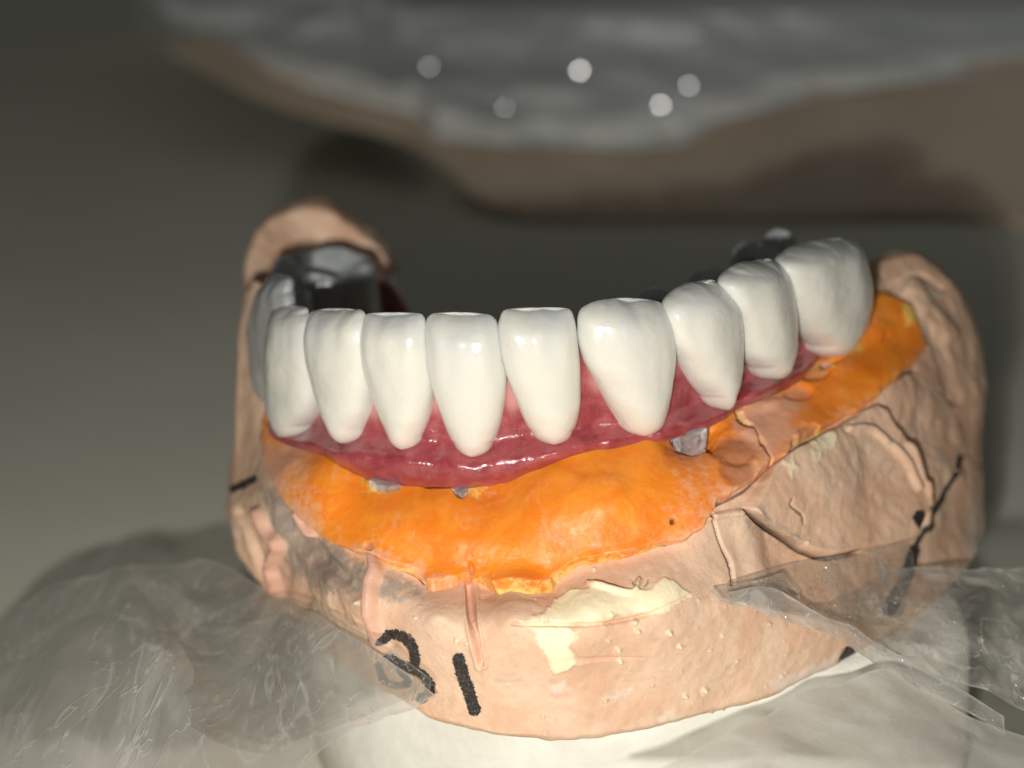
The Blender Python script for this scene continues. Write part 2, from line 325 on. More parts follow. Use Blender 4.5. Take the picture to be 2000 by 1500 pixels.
O2 = [(1430, 806), (1450, 770), (1560, 700), (1640, 650), (1690, 560), (1712, 572), (1738, 584), (1752, 590), (1776, 602), (1780, 622), (1790, 645), (1806, 682), (1786, 708), (1760, 735), (1725, 768), (1700, 792), (1660, 812), (1630, 832), (1590, 850), (1548, 870), (1532, 898), (1505, 908), (1490, 880), (1474, 852), (1445, 838)]
jit = fbm(np.stack([PX*.03, PY*.03, PX*0], -1), 1, 4)*5
s1 = poly_sd(PX, PY, O1)+jit; s2 = poly_sd(PX, PY, O2)+jit
mm = ZC/F                                    # mm per photo pixel
# sculpting: ridges, grooves, flakes, pits on the stone
disp = fbm(G, .2, 4, .45)*.28*sstep(0, 30, -np.maximum(s1, s2))
disp += fbm(G, 1.1, 3)*.035
leftarea = sstep(900, 560, PX)*sstep(930, 1010, PY); disp += leftarea*(ridged(G, .3, 3)*.16+fbm(G, .5, 3)*.12)
rightarea = sstep(1480, 1620, PX)*sstep(1100, 900, PY); disp += rightarea*fbm(G, .3, 4)*.2
BLOCK = [(1452, 992), (1505, 918), (1560, 884), (1700, 795), (1722, 805), (1752, 868), (1788, 950), (1797, 990), (1770, 1050), (1676, 1073), (1617, 1085), (1572, 1076), (1487, 1024)]
disp += 1.15*sstep(-7, 5, poly_sd(PX, PY, BLOCK)+jit*.4)*sstep(2, 30, PY-(1560-.55*PX+150)*0-0*PX)
def stroke(pts, wdt, h, soft=.6):
    global disp
    d = seg_dist(PX, PY, catmull(pts, 6)); disp = disp+h*(1-sstep(wdt*soft*.3, wdt, d)); return d
RA = [(734, 1092), (738, 1120), (728, 1150), (730, 1200), (744, 1240), (758, 1262)]; dA = stroke(RA, 17, 1.0)
RB = [(512, 1000), (530, 1040), (552, 1062), (536, 1108), (549, 1158)]; dB = stroke(RB, 14, .9)
RC = [(590, 1000), (600, 1020), (612, 1044)]; dC = stroke(RC, 12, .8)
stroke([(470, 1000), (500, 1060), (520, 1130)], 12, -.7)
stroke([(560, 1000), (600, 1060), (640, 1100), (700, 1150)], 26, -.8)
stroke([(1752, 870), (1786, 950), (1800, 985), (1812, 1030)], 14, .55); stroke([(1716, 795), (1750, 862), (1784, 945)], 5, -.5)
stroke([(1780, 560), (1800, 600), (1850, 650)], 30, .6); stroke([(1735, 560), (1790, 540), (1840, 560)], 9, -.5); stroke([(1700, 600), (1760, 560)], 8, -.6)
stroke([(1815, 620), (1850, 720), (1870, 780)], 20, -.5); stroke([(1640, 850), (1690, 845), (1740, 900), (1770, 960)], 9, .5)
stroke([(1360, 1020), (1400, 1008), (1440, 1000)], 10, .35); stroke([(1450, 1010), (1465, 1060), (1480, 1130)], 34, .45, 0.1)
stroke([(1150, 1140), (1230, 1160), (1248, 1135)], 8, .35); stroke([(1000, 1218), (1100, 1222), (1240, 1208), (1345, 1165)], 6, -.3)
cr = np.zeros_like(PX)
for pts, wd, h in (([(1449, 997), (1487, 1026), (1527, 1053), (1572, 1080), (1617, 1090), (1676, 1077)], 5.5, -1.0), ([(1388, 1003), (1398, 1030), (1410, 1066), (1426, 1102), (1431, 1142)], 3.6, -.6),
                   ([(1502, 909), (1478, 934), (1455, 958), (1425, 974), (1398, 986)], 3.5, -.6), ([(1716, 793), (1752, 865), (1788, 946), (1797, 987)], 3., -.4), ([(1745, 742), (1765, 728), (1790, 720)], 4, -.5),
                   ([(1528, 972), (1524, 982), (1534, 990), (1548, 1002), (1551, 1018)], 1.8, -.2), ([(740, 1094), (780, 1112), (812, 1124), (828, 1140)], 1.8, -.25), ([(1372, 1005), (1390, 1012), (1398, 1028)], 2, -.3), ([(1735, 1040), (1745, 1060)], 1.5, -.2),
                   ([(1234, 1132), (1239, 1145), (1250, 1149), (1262, 1142), (1267, 1132)], 1.6, -.15), ([(1270, 1052), (1290, 1064), (1310, 1062)], 1.5, -.15), ([(1832, 760), (1880, 790)], 3, -.3)):
    d = seg_dist(PX, PY, catmull(pts, 6))+jit*.25; k = 1-sstep(wd*.25, wd, d); disp += h*k; cr = np.maximum(cr, k)
# scar at the midline (a pinkish lens-shaped groove with pale lips)
scar = poly_sd(PX, PY, [(908, 1138), (922, 1128), (927, 1160), (932, 1215), (946, 1296), (938, 1302), (926, 1260), (912, 1205)])
disp += -.55*sstep(-1, 7, scar)+.25*np.exp(-((scar+4)/4)**2)
scar2 = poly_sd(PX, PY, [(1092, 1286), (1130, 1280), (1200, 1283), (1280, 1286), (1200, 1293), (1130, 1295)]); disp += -.18*sstep(-1, 4, scar2)
cream = np.full(PX.shape, -99.)
for p in ([(1085, 1160), (1110, 1148), (1140, 1150), (1180, 1136), (1225, 1152), (1262, 1158), (1290, 1132), (1320, 1134), (1348, 1158), (1330, 1176), (1300, 1190), (1240, 1204), (1180, 1214), (1100, 1220), (1020, 1216), (1060, 1200), (1075, 1180)],
          [(1008, 1210), (1090, 1220), (1130, 1232), (1112, 1258), (1128, 1296), (1084, 1312), (1066, 1290), (1048, 1248)], [(1590, 862), (1615, 858), (1612, 885), (1580, 905), (1574, 880)], [(1518, 918), (1535, 912), (1546, 922), (1530, 934)]):
    cream = np.maximum(cream, poly_sd(PX, PY, p))
cream = cream+jit*1.6+fbm(G, 1.5, 3)*3; disp += .16*sstep(-2, 6, cream)
dots = [(1208, 1269, 8), (1212, 1294, 6), (1245, 1233, 8), (1308, 1237, 7), (1183, 1370, 7), (1330, 1265, 6), (1378, 1350, 8), (1412, 1243, 4), (1160, 1112, 5), (1240, 1215, 8), (1560, 1060, 5), (1188, 1250, 5), (700, 1176, 6), (810, 1206, 4), (894, 1248, 7), (912, 1256, 5), (845, 1330, 4), (1060, 1400, 5), (1340, 1362, 6), (1090, 1135, 4)]
for _ in range(70): dots.append((rng.uniform(780, 1640), rng.uniform(1170, 1420), rng.uniform(1.5, 4)))
for q_, (x, y, r) in enumerate(dots):
    m = (np.abs(PX-x) < 3*r) & (np.abs(PY-y) < 3*r); d = np.hypot(PX[m]-x, PY[m]-y); disp[m] += .17*min(r, 7)/4*(1-sstep(r*.3, r*1.1, d)); cream[m] = np.maximum(cream[m], (r-d)*.8+(-1 if q_ < 20 else -7))
white = np.full(PX.shape, -99.)
for p in ([(1062, 1345), (1100, 1330), (1120, 1352), (1080, 1372)], [(1195, 1350), (1240, 1340), (1248, 1352), (1205, 1364)], [(1280, 1400), (1320, 1380), (1322, 1404), (1290, 1415)], [(1800, 570), (1840, 560), (1846, 580), (1815, 592)], [(1895, 960), (1918, 960), (1918, 1110), (1880, 1110)],
          [(1480, 1390), (1560, 1340), (1600, 1310), (1560, 1350)], [(790, 1170), (820, 1168), (815, 1182), (792, 1180)], [(1530, 1400), (1500, 1330), (1640, 1270), (1640, 1310)]): white = np.maximum(white, poly_sd(PX, PY, p))
ink = np.full(PX.shape, -99.)
for pts, wd in (([(760, 1238), (784, 1240), (806, 1258), (814, 1290), (798, 1304)], 10), ([(730, 1248), (742, 1272), (768, 1286), (800, 1300), (830, 1316), (845, 1342), (826, 1362)], 10.5), ([(736, 1300), (746, 1330), (772, 1340), (800, 1330), (780, 1306)], 7),
                ([(897, 1286), (905, 1315), (916, 1352), (925, 1388)], 12.5), ([(456, 955), (478, 944), (496, 936)], 8), ([(1878, 893), (1872, 912)], 7), ([(1868, 925), (1848, 962), (1826, 1000), (1812, 1028), (1796, 1060)], 5.5),
                ([(1820, 1004), (1812, 1030)], 9), ([(1772, 1014), (1784, 1028)], 14), ([(1790, 1075), (1768, 1130), (1738, 1190)], 13), ([(1660, 1276), (1645, 1310), (1630, 1352)], 13)):
    ink = np.maximum(ink, wd-seg_dist(PX, PY, catmull(pts, 6) if len(pts) > 2 else pts))
grey = .9*sstep(-20, 30, poly_sd(PX, PY, [(500, 930), (560, 960), (650, 1050), (740, 1100), (830, 1140), (830, 1170), (760, 1180), (640, 1165), (560, 1130), (520, 1040)]))
grey += .08*sstep(-20, 40, poly_sd(PX, PY, [(1440, 990), (1560, 890), (1720, 790), (1800, 900), (1790, 1040), (1620, 1080)]))+.5*sstep(40, 5, seg_dist(PX, PY, [(1790, 560), (1870, 640)]))+.5*sstep(40, 8, seg_dist(PX, PY, [(1440, 1000), (1500, 1040), (1540, 1060)]))
for d in (dA, dB, dC): grey *= sstep(8, 20, d)
blush = np.clip(.85*(1-sstep(5, 15, np.minimum(np.minimum(dA, dB), dC)))+.75*sstep(-2, 5, scar)+.7*sstep(-2, 4, scar2), 0, 1)
GS = G+N*(disp-.5*sstep(0, 10, np.maximum(s1, s2)))[..., None]
# close the shell behind: top rows run back and down to the underside, bottom row runs back
cen = np.array([6., 150., 0])
def back_rows(G):
    top, bot = G[0], G[-1]
    inw = cen-top; inw[:, 2] = 0; inw /= np.linalg.norm(inw, axis=1, keepdims=True)
    inb = cen-bot; inb[:, 2] = 0; inb /= np.linalg.norm(inb, axis=1, keepdims=True)
    r1 = top+inw*1.5+[0, 0, -.6]; r2 = top+inw*4+[0, 0, -5]; r3 = r2.copy()+inw*1.; r3[:, 2] = ZB+6; r4 = r3+inw*1.; r4[:, 2] = ZB
    b1 = bot+inb*2+[0, 0, -.1]; b1[:, 2] = ZB
    return np.concatenate([[r4], [r3], [r2], [r1], G, [b1], [r4]], 0)
GB = back_rows(GS); nr = GB.shape[0]
def pad(a, v=0.): return np.concatenate([np.full((4, NCc), v), a, np.full((2, NCc), v)], 0)
at = dict(ink=pad(ink, -99), cream=pad(cream, -99), white=pad(white, -99), grey=pad(grey), blush=pad(blush), crack=pad(cr))
F1 = [grid_faces(nr, NCc)]; Vs = [GB.reshape(-1, 3)]
# end caps of the shell (fans)
for j in (0, NCc-1):
    idx = np.arange(nr)*NCc+j; base = sum(len(v) for v in Vs); c = GB[:, j].mean(0); Vs.append(c[None])
    F1.append(np.stack([idx[:-1], idx[1:], np.full(nr-1, base), np.full(nr-1, base)], 1))
    for k in at: at[k] = np.append(at[k].ravel(), -99. if k in ('ink', 'cream', 'white') else 0.)
# the left heel of the cast, far back and out of focus
def lump(cols, ytp, ybt, zfun, nr_=60, nc_=90, back=(2, 9, 0), amp=.5):
    x = np.linspace(cols[0], cols[1], nc_); a = spl(x, ytp); b = spl(x, ybt); v = np.linspace(0, 1, nr_)
    X = np.broadcast_to(x[None], (nr_, nc_)); Y = a[None]+(b-a)[None]*v[:, None]; Z = zfun(X, Y)
    e = (1-sstep(0, 24, Y-a[None]))**2*4+(1-sstep(0, 16, X-cols[0]))**2*3+(1-sstep(0, 16, cols[1]-X))**2*3
    g = unproj(X, Y, Z+e); g = g+normals(g)*(fbm(g, .2, 4)*amp)[..., None]
    bk = [g[0]+np.array([0, 3., -.6]), g[0]+np.array([0, 9., -8.]), g[0]+np.array([0, 10., -26.])]; bk[2][:, 2] = ZB+.5
    bt = g[-1]*1.; bt[:, 2] = ZB+.5
    return np.concatenate([[bk[2]], [bk[1]], [bk[0]], g, [bt], [bk[2]]], 0)
HL = lump((474, 768), [(474, 640), (480, 530), (495, 470), (512, 430), (540, 403), (556, 398), (575, 392), (610, 388), (645, 398), (680, 425), (710, 448), (740, 470), (758, 492), (768, 520)],
          [(474, 700), (600, 660), (768, 620)], TPS([(474, 640, 160), (480, 500, 165), (550, 410, 170), (620, 395, 171), (700, 440, 170), (768, 520, 168), (620, 480, 171), (600, 640, 173), (740, 620, 173), (690, 560, 173), (560, 520, 168), (490, 600, 161)]))
base = sum(len(v) for v in Vs); Vs.append(HL.reshape(-1, 3)); F1.append(grid_faces(HL.shape[0], HL.shape[1], off=base))
for k in at:
    a = np.full(HL.shape[0]*HL.shape[1], -99. if k in ('ink', 'cream', 'white') else 0.); at[k] = np.append(at[k], a)
cast = empty('dental_cast', (8, 140, ZB), 'peach plaster jaw cast with black pencil marks and cream chips, under the white teeth', 'dental cast')
mk('plaster_body', np.concatenate(Vs), np.concatenate(F1), STONE, cast, at)
# ---------------------------------------------------------------- orange gum mask, two pieces
def mask_piece(sd, h, name, label, extra, up=None):
    hh = -.75+(h+.75)*sstep(-4, 5, sd); hole = np.zeros_like(PX)
    edge = np.clip(1-sd/30, 0, 1)*.5+np.clip(fbm(G, .13, 3), 0, 1)*.35
    for x_, y_, r_, a_ in ((575, 905, 55, 1.0), (620, 1000, 45, .6), (1500, 840, 42, 1.1), (1470, 800, 30, .9), (1545, 790, 34, .9), (1640, 720, 40, .5), (1330, 1000, 60, .45), (830, 1110, 50, .4), (950, 960, 60, .4), (1450, 890, 50, .5), (1690, 640, 40, .5), (740, 1080, 40, .5)): edge += a_*np.exp(-((PX-x_)**2+(PY-y_)**2)/r_**2)
    yel = np.full(PX.shape, -99.); dark = np.zeros_like(PX); brown = np.zeros_like(PX)
    dd = fbm(G, .2, 2)*.24+fbm(G, .9, 3)*.03
    for (x, y, rx, ry, dp, kd) in extra:
        r = np.hypot((PX-x)/rx, (PY-y)/ry)+jit*.03; k = 1-sstep(.55, 1.1, r)
        if kd == 'hole': dd -= dp*k; dark = np.maximum(dark, 1-sstep(.5, .9, r))
        elif kd == 'dip': dd -= dp*k; brown = np.maximum(brown, k*.75)
        elif kd == 'dent': dd -= dp*np.exp(-1.8*r**2)
        elif kd == 'yel': yel = np.maximum(yel, (1-r)*12); dd += dp*k
        elif kd == 'bump': dd += dp*k
    P = G+N*(hh+dd)[..., None]
    rr, cc = np.nonzero((sd > -6)); keep = (sd > -6); fq = grid_faces(NRc, NCc)
    kf = keep.ravel()[fq].all(1); fq = fq[kf]; used = np.unique(fq); mp = np.full(NRc*NCc, -1); mp[used] = np.arange(len(used))
    f = lambda a: a.ravel()[used]
    yel = np.maximum(yel, 4-np.abs(sd+1)*1.2-22*(fbm(G, .2, 3) < .12))
    return mk(name, P.reshape(-1, 3)[used], mp[fq], ORANGE, None, dict(edge=f(edge), yellow=f(yel), dark=f(dark), brown=f(brown)))
ex1 = [(1346, 866, 50, 42, 2.6, 'dent'), (1352, 878, 42, 26, .5, 'dip'), (1316, 858, 15, 20, .6, 'hole'), (1350, 893, 36, 7, .5, 'hole'), (1310, 1021, 6, 7, .5, 'hole'), (1435, 890, 52, 34, .35, 'dip'), (1440, 930, 40, 30, .3, 'dip'), (748, 962, 34, 18, .2, 'yel'), (754, 975, 3.5, 4, .4, 'hole'), (925, 962, 30, 20, .15, 'yel'), (745, 938, 44, 11, 1.1, 'hole'),
       (900, 965, 14, 22, .9, 'hole'), (860, 960, 34, 12, .6, 'dip'), (920, 1122, 6, 22, .4, 'dip'), (1180, 985, 90, 60, -.6, 'dent'), (960, 1070, 90, 50, -.5, 'dent'), (735, 1075, 10, 12, .3, 'dip')]
o = mask_piece(s1, .95, 'gum_mask', '', ex1); tag(o, 'larger orange silicone gum mask across the front of the cast below the teeth', 'gum mask', 'orange silicone gum mask pieces on the cast')
ex2 = [(1616, 712, 24, 15, 1.8, 'hole'), (1585, 735, 36, 22, .7, 'dip'), (1555, 775, 34, 18, .5, 'dip'), (1592, 726, 34, 12, .15, 'yel'), (1655, 690, 30, 16, .1, 'yel'), (1500, 800, 30, 16, -.3, 'dent'), (1700, 655, 50, 50, -.5, 'dent'), (1765, 620, 12, 26, .2, 'yel'), (1575, 855, 26, 14, .2, 'dip')]
o = mask_piece(s2, .7, 'gum_mask', '', ex2); tag(o, 'smaller orange silicone gum mask on the right of the cast below the last molar', 'gum mask', 'orange silicone gum mask pieces on the cast')
# ---------------------------------------------------------------- the bridge
bridge = empty('dental_bridge', (0, 128, 40), 'curved row of glossy white ceramic teeth in pink gum, on top of the cast', 'dental bridge')
LOW = [(505, 765), (508, 790), (514, 820), (528, 848), (560, 868), (600, 880), (650, 902), (700, 928), (730, 940), (770, 945), (830, 949), (900, 952), (950, 950), (1000, 937), (1040, 922), (1080, 902), (1130, 886), (1180, 878), (1250, 869), (1320, 856), (1380, 838), (1420, 820), (1440, 802), (1480, 785), (1520, 770), (1560, 745), (1590, 716), (1610, 694), (1650, 672), (1676, 640), (1690, 610)]
UPP = [(505, 735), (530, 740), (600, 740), (716, 740), (845, 735), (985, 720), (1135, 680), (1318, 640), (1450, 610), (1555, 570), (1690, 520)]
ngc, ngr = 420, 90
gx = np.linspace(505, 1690, ngc); gt = spl(gx, UPP); gb = spl(gx, LOW)+fbm(np.stack([gx*.02, gx*0, gx*0], -1), 1, 3)*2.5
v = np.linspace(0, 1, ngr); gX = np.broadcast_to(gx[None], (ngr, ngc)); gY = gt[None]+(gb-gt)[None]*v[:, None]
dpx = gb[None]-gY                            # px above the lower margin
necks = [(560, 850), (672, 870), (790, 880), (922, 892), (1082, 868), (1255, 852), (1414, 796), (1506, 736), (1624, 695)]
necky = np.interp(gX, [505]+[q[0] for q in necks]+[1690], [820]+[q[1] for q in necks]+[650])
lowo = -.6-.6*np.clip(sstep(740, 640, gX)+sstep(1310, 1380, gX), 0, 1)
off = lowo+(1.0-lowo)*sstep(-34, 26, gY-necky)
for (nx, ny) in necks:
    wv = 40 if nx < 1100 else 50
    off = off+.22*np.exp(-((gX-nx)/wv)**2)*np.exp(-((gY-ny-30)/22)**2)
for a, b in zip(necks[:-1], necks[1:]):
    mx = (a[0]+b[0])/2; off = off-.16*np.exp(-((gX-mx)/20)**2)*sstep(20, 70, dpx)
off = off*(1-.0)-.9*(1-sstep(0, 26, dpx))**2.2*.6-(1.4*(1-sstep(0, 26, gX-505))**2)
gz = arch_zc(gX, gY, off); gG = unproj(gX, gY, gz); gN = normals(gG); gG = gG+gN*(fbm(gG, .5, 3)*.15)[..., None]
inn = cen-gG[-1]; inn[:, 2] = 0; inn /= np.linalg.norm(inn, axis=1, keepdims=True)
inn0 = cen-gG[0]; inn0[:, 2] = 0; inn0 /= np.linalg.norm(inn0, axis=1, keepdims=True)
gB = np.concatenate([[gG[-1]+inn*6.5+[0, 0, 2]], [gG[0]+inn0*6+[0, 0, -1]], [gG[0]+inn0*2], gG, [gG[-1]+inn*.5+[0, 0, -.15]], [gG[-1]+inn*1.3+[0, 0, .2]], [gG[-1]+inn*6.5+[0, 0, 2]]], 0)
pale = np.zeros_like(gX)
for k, (a, b) in enumerate(zip(necks[:-1], necks[1:])):
    mx = (a[0]+b[0])/2; ty = [800, 800, 790, 785, 745, 700, 655, 605][k]; pale = np.maximum(pale, np.exp(-((gX-mx)/26)**2)*sstep(ty+50, ty-5, gY)*.9)
pale = np.maximum(pale, .30*sstep(60, 0, dpx)); pale = np.pad(pale, ((3, 3), (0, 0)))
mk('gum', gB, grid_faces(gB.shape[0], ngc), GUM, bridge, dict(pale=pale))

TEETH = {  # rows: y, left, right in the photograph; kind, facial bulge, lingual depth
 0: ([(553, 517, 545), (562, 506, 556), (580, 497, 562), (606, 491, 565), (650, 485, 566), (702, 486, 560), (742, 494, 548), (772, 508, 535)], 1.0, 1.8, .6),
 1: ([(594, 545, 566), (599, 538, 583), (612, 528, 601), (638, 521, 609), (700, 519, 612), (770, 520, 613), (808, 526, 606), (836, 538, 592), (851, 553, 570)], 1.6, 3.0, .1),
 2: ([(603, 620, 690), (606, 611, 703), (614, 604, 712), (632, 597, 718), (662, 592, 720), (702, 595, 722), (750, 607, 724), (798, 622, 718), (842, 639, 704), (868, 660, 686)], 1.7, 3.6, 0),
 3: ([(612, 724, 816), (615, 717, 824), (624, 711, 830), (645, 705, 834), (668, 703, 836), (710, 707, 841), (758, 719, 846), (810, 738, 838), (856, 758, 822), (880, 779, 801)], 1.7, 3.4, 0),
 4: ([(612, 853, 950), (615, 843, 960), (624, 834, 970), (645, 831, 976), (690, 832, 983), (742, 840, 990), (802, 858, 984), (854, 878, 970), (882, 899, 951), (893, 915, 933)], 1.8, 3.4, 0),
 5: ([(602, 993, 1104), (605, 984, 1111), (614, 978, 1119), (635, 973, 1125), (670, 975, 1129), (722, 986, 1134), (778, 1006, 1135), (826, 1026, 1127), (854, 1046, 1112), (868, 1068, 1094)], 1.8, 3.6, 0),
 6: ([(584, 1215, 1270), (588, 1175, 1284), (596, 1146, 1296), (608, 1132, 1306), (626, 1128, 1313), (650, 1128, 1318), (699, 1138, 1321), (744, 1161, 1316), (793, 1188, 1308), (829, 1210, 1297), (852, 1240, 1264)], 2.2, 3.2, 0),
 7: ([(554, 1378, 1398), (558, 1358, 1414), (567, 1336, 1427), (580, 1318, 1437), (595, 1304, 1444), (615, 1298, 1449), (655, 1304, 1452), (700, 1324, 1452), (748, 1352, 1448), (780, 1380, 1437), (796, 1404, 1423)], 2.0, 2.6, 0),
 8: ([(511, 1492, 1510), (516, 1470, 1521), (526, 1444, 1532), (540, 1424, 1541), (556, 1414, 1548), (586, 1420, 1554), (622, 1434, 1556), (672, 1446, 1554), (700, 1457, 1548), (726, 1480, 1533), (738, 1498, 1513)], 2.0, 2.4, 0),
 9: ([(462, 1640, 1658), (467, 1616, 1670), (478, 1588, 1680), (492, 1558, 1688), (508, 1534, 1694), (522, 1526, 1697), (550, 1528, 1701), (590, 1536, 1700), (622, 1548, 1693), (652, 1568, 1680), (678, 1590, 1660), (697, 1614, 1638)], 2.2, 3.0, 0),
}
def superell(nc_, bf, bl, p):
    ph = np.linspace(0, 2*math.pi, nc_, endpoint=False); c, s = np.cos(ph), np.sin(ph)
    x = np.sign(c)*np.abs(c)**(2/p); y = np.sign(s)*np.abs(s)**(2/p); return x, y
def make_tooth(k):
    rows, bf, bl, shade = TEETH[k]; rows = np.array(rows, float); wl = rows[-2, 2]-rows[-2, 1]; cl = rows[-1, 1:].mean(); rows[-1, 1:] = cl-.36*wl, cl+.36*wl; rows[-1, 0] -= 1 if k in (0, 1, 2, 3, 4, 5) else 4
    ym = (rows[0, 0]+rows[-1, 0])/2
    xl, xr = np.interp(ym, rows[:, 0], rows[:, 1]), np.interp(ym, rows[:, 0], rows[:, 2])
    PL = unproj(*A(xl, ym, -.3)); PR = unproj(*A(xr, ym, -.3)); T = PR-PL; T[2] = 0; T /= np.linalg.norm(T)
    Nn = np.array([T[1], -T[0], 0]); Nn *= np.sign(Nn@(-PL)); P0 = (PL+PR)/2
    if k == 0: P0 = P0-Nn*.6
    def hit(px, py):
        d = unproj(px, py, 1.)-C0; t = ((P0-C0)@Nn)/(d@Nn); Q = C0+t[..., None]*d; return (Q-P0)@T, Q[..., 2]
    a0, z0 = hit(rows[:, 1], rows[:, 0]); a1, z1 = hit(rows[:, 2], rows[:, 0])
    zz = (z0+z1)/2; n = 90
    t = .5-.5*np.cos(np.linspace(.0, math.pi, n)); zs = zz[0]+(zz[-1]-zz[0])*t
    zi = zz[::-1]; L = spl(zs, np.stack([zi, a0[::-1]], 1)); R = spl(zs, np.stack([zi, a1[::-1]], 1)); slp = float(np.median((z1-z0)/np.maximum(a1-a0, 1))); L0, R0 = L.copy(), R.copy(); XM = (a0.mean()+a1.mean())/2
    h = (zs-zz[-1])/(zz[0]-zz[-1])           # 1 incisal, 0 neck
    endw = np.clip(1-((.045-h)/.045).clip(0)**3, .15, 1)**.5
    topc = np.sqrt(np.clip(1-((h-.84)/.16).clip(0)**2, 0, 1)); botc = np.sqrt(np.clip(1-((.12-h)/.12).clip(0)**2, 0, 1))
    molar = k in (0, 7, 8, 9)
    BF = bf*(.70+.38*np.sin(math.pi*np.clip(.10+.72*(1-h), 0, 1))**.9)
    BF = BF*(.10+.90*topc)*(.45+.55*botc)
    BL = (bl*(1-.80*h**1.2) if not molar else bl*(1-.25*h))*(.12+.88*topc)
    shift = .12*np.sin(math.pi*h)-(.8 if not molar else .9)*h**7+.07*np.exp(-((h-.22)/.08)**2)-.08*np.exp(-((h-.42)/.12)**2)
    nc_ = 100; ph = np.linspace(0, 2*math.pi, nc_, endpoint=False); cph, sph = np.cos(ph), np.sin(ph)
    pw = 2/(2.05+.22*sstep(0, .5, h))[:, None]
    x = np.sign(cph)[None]*np.abs(cph)[None]**pw; y = np.sign(sph)[None]*np.abs(sph)[None]**pw
    fac = sstep(.2, .9, y); u = x
    if k in (1, 6, 7, 8): lob = .14*np.exp(-((u+.1)/.3)**2)-.05*np.exp(-((u-.52)/.16)**2)-.05*np.exp(-((u+.6)/.16)**2)
    elif k == 9: lob = .10*(np.exp(-((u+.5)/.25)**2)+np.exp(-((u-.35)/.25)**2))-.12*np.exp(-((u+.05)/.22)**2)*sstep(.4, 1, h)[:, None]
    else: lob = .055*np.cos(u*3*math.pi)*sstep(.45, .9, h)[:, None]
    def build(L, R):
        C = (L+R)/2; W = (R-L)/2
        X = C[:, None]+W[:, None]*x; Yn = np.where(y > 0, BF[:, None]*y, BL[:, None]*y)+shift[:, None]
        Yn = Yn+lob*fac*(sstep(.15, .55, h)*(.5+.5*topc))[:, None]
        Pn = P0[None, None]*[1, 1, 0]+X[..., None]*T+Yn[..., None]*Nn; Pn[..., 2] = (zs+shift*(h > .5)*(.5 if molar else 1)*math.tan(TH)*(-Nn[1]))[:, None]+.95*np.maximum(Yn, 0)*(1-sstep(.1, .6, h))[:, None]*math.tan(TH)*(-Nn[1])+slp*(X-XM); return Pn, X
    yl, xlT, xrT = rows[:, 0], rows[:, 1], rows[:, 2]; tx = max(abs(T[0]), .5); ok = (h > .03) & (h < .985)
    for it in range(6):                      # make the silhouette of the bulging tooth agree with the outline
        Pn, X = build(L, R); fm = sph >= -1e-6; qx, qy, qz = proj(Pn[:, fm]); il = qx.argmin(1); ir = qx.argmax(1); r_ = np.arange(n)
        tl = spl(qy[r_, il], np.stack([yl, xlT], 1)); tr = spl(qy[r_, ir], np.stack([yl, xrT], 1)); sc_ = qz.mean()/F/tx
        dl_ = (tl-qx[r_, il])*sc_; dr_ = (tr-qx[r_, ir])*sc_
        ker = np.ones(5)/5; dl_ = np.convolve(np.pad(dl_, 2, 'edge'), ker, 'valid'); dr_ = np.convolve(np.pad(dr_, 2, 'edge'), ker, 'valid')
        L = L+.7*np.clip(dl_, -1, 1); R = R+.7*np.clip(dr_, -1, 1); L = np.clip(L, L0-1.3, L0+1.3); R = np.clip(R, R0-1.3, R0+1.3); wd = np.maximum(R-L, .5); m_ = (R+L)/2
        i0 = int(np.argmin(np.abs(h-.11))); cpx = (spl(rows[-1, 0]-h*(rows[-1, 0]-rows[0, 0]), np.stack([yl, (xlT+xrT)/2], 1)))
        lowm = h < h[i0]; dome = (1-((h[i0]-h)/h[i0]).clip(0, 1)**3.2).clip(.03, 1)**.5; m_ = np.where(lowm, m_[i0]+(cpx-cpx[i0])*sc_, m_); wd = np.where(lowm, (wd[i0]*(1-.25*(h[i0]-h)/h[i0]))*dome, wd); L, R = m_-wd/2, m_+wd/2
    Pn, X = build(L, R)
    nn = fbm(Pn+k*11., .4, 2)*.07+fbm(Pn+k*3., 1.2, 2)*.012
    Pn = Pn+(nn*fac)[..., None]*Nn
    Pn[..., 2] += (fbm(np.stack([X*.9, X*0+k*3, X*0], -1), 1, 2)*.10*sstep(.85, 1, h)[:, None])
    ct = Pn[0].mean(0); cb = Pn[-1].mean(0)-[0, 0, .05]; tops = []
    for f_, zup in ((.25, .13), (.5, .11), (.75, .07), (.92, .02)): q_ = ct+(Pn[0]-ct)*f_; q_[:, 2] += zup; tops.append(q_)
    ct = ct+[0, 0, .135]; rb = cb+(Pn[-1]-cb)*.5
    allp = np.concatenate([np.array(tops), Pn, [rb]], 0); V = np.concatenate([allp.reshape(-1, 3), [ct], [cb]]); nr_ = allp.shape[0]
    Fc = grid_faces(nr_, nc_, wrap=True); m = nr_*nc_; j = np.arange(nc_); j2 = (j+1) % nc_
    Fc = np.concatenate([Fc, np.stack([j, j2, np.full(nc_, m), np.full(nc_, m)], 1), np.stack([(nr_-1)*nc_+j2, (nr_-1)*nc_+j, np.full(nc_, m+1), np.full(nc_, m+1)], 1)])
    H = np.concatenate([np.ones(4), h, [0.]])[:, None]*np.ones(nc_); E = np.concatenate([np.repeat(np.abs(x[:1]), 4, 0), np.abs(x), np.abs(x[-1:])])**3
    f2 = lambda a, b: np.concatenate([a.ravel(), [b, b]])
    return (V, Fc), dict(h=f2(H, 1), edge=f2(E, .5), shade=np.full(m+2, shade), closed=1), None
def tri_quads(V, Fc): return V, Fc
INFO = {}
def mesh_mixed(name, V, Fc, mat, parent, attrs=None, smooth=True):   # quads with repeated last index become triangles
    fl = [tuple(f[:3]) if f[2] == f[3] else tuple(f) for f in Fc.tolist()]
    return mk(name, V, fl, mat, parent, attrs, smooth)
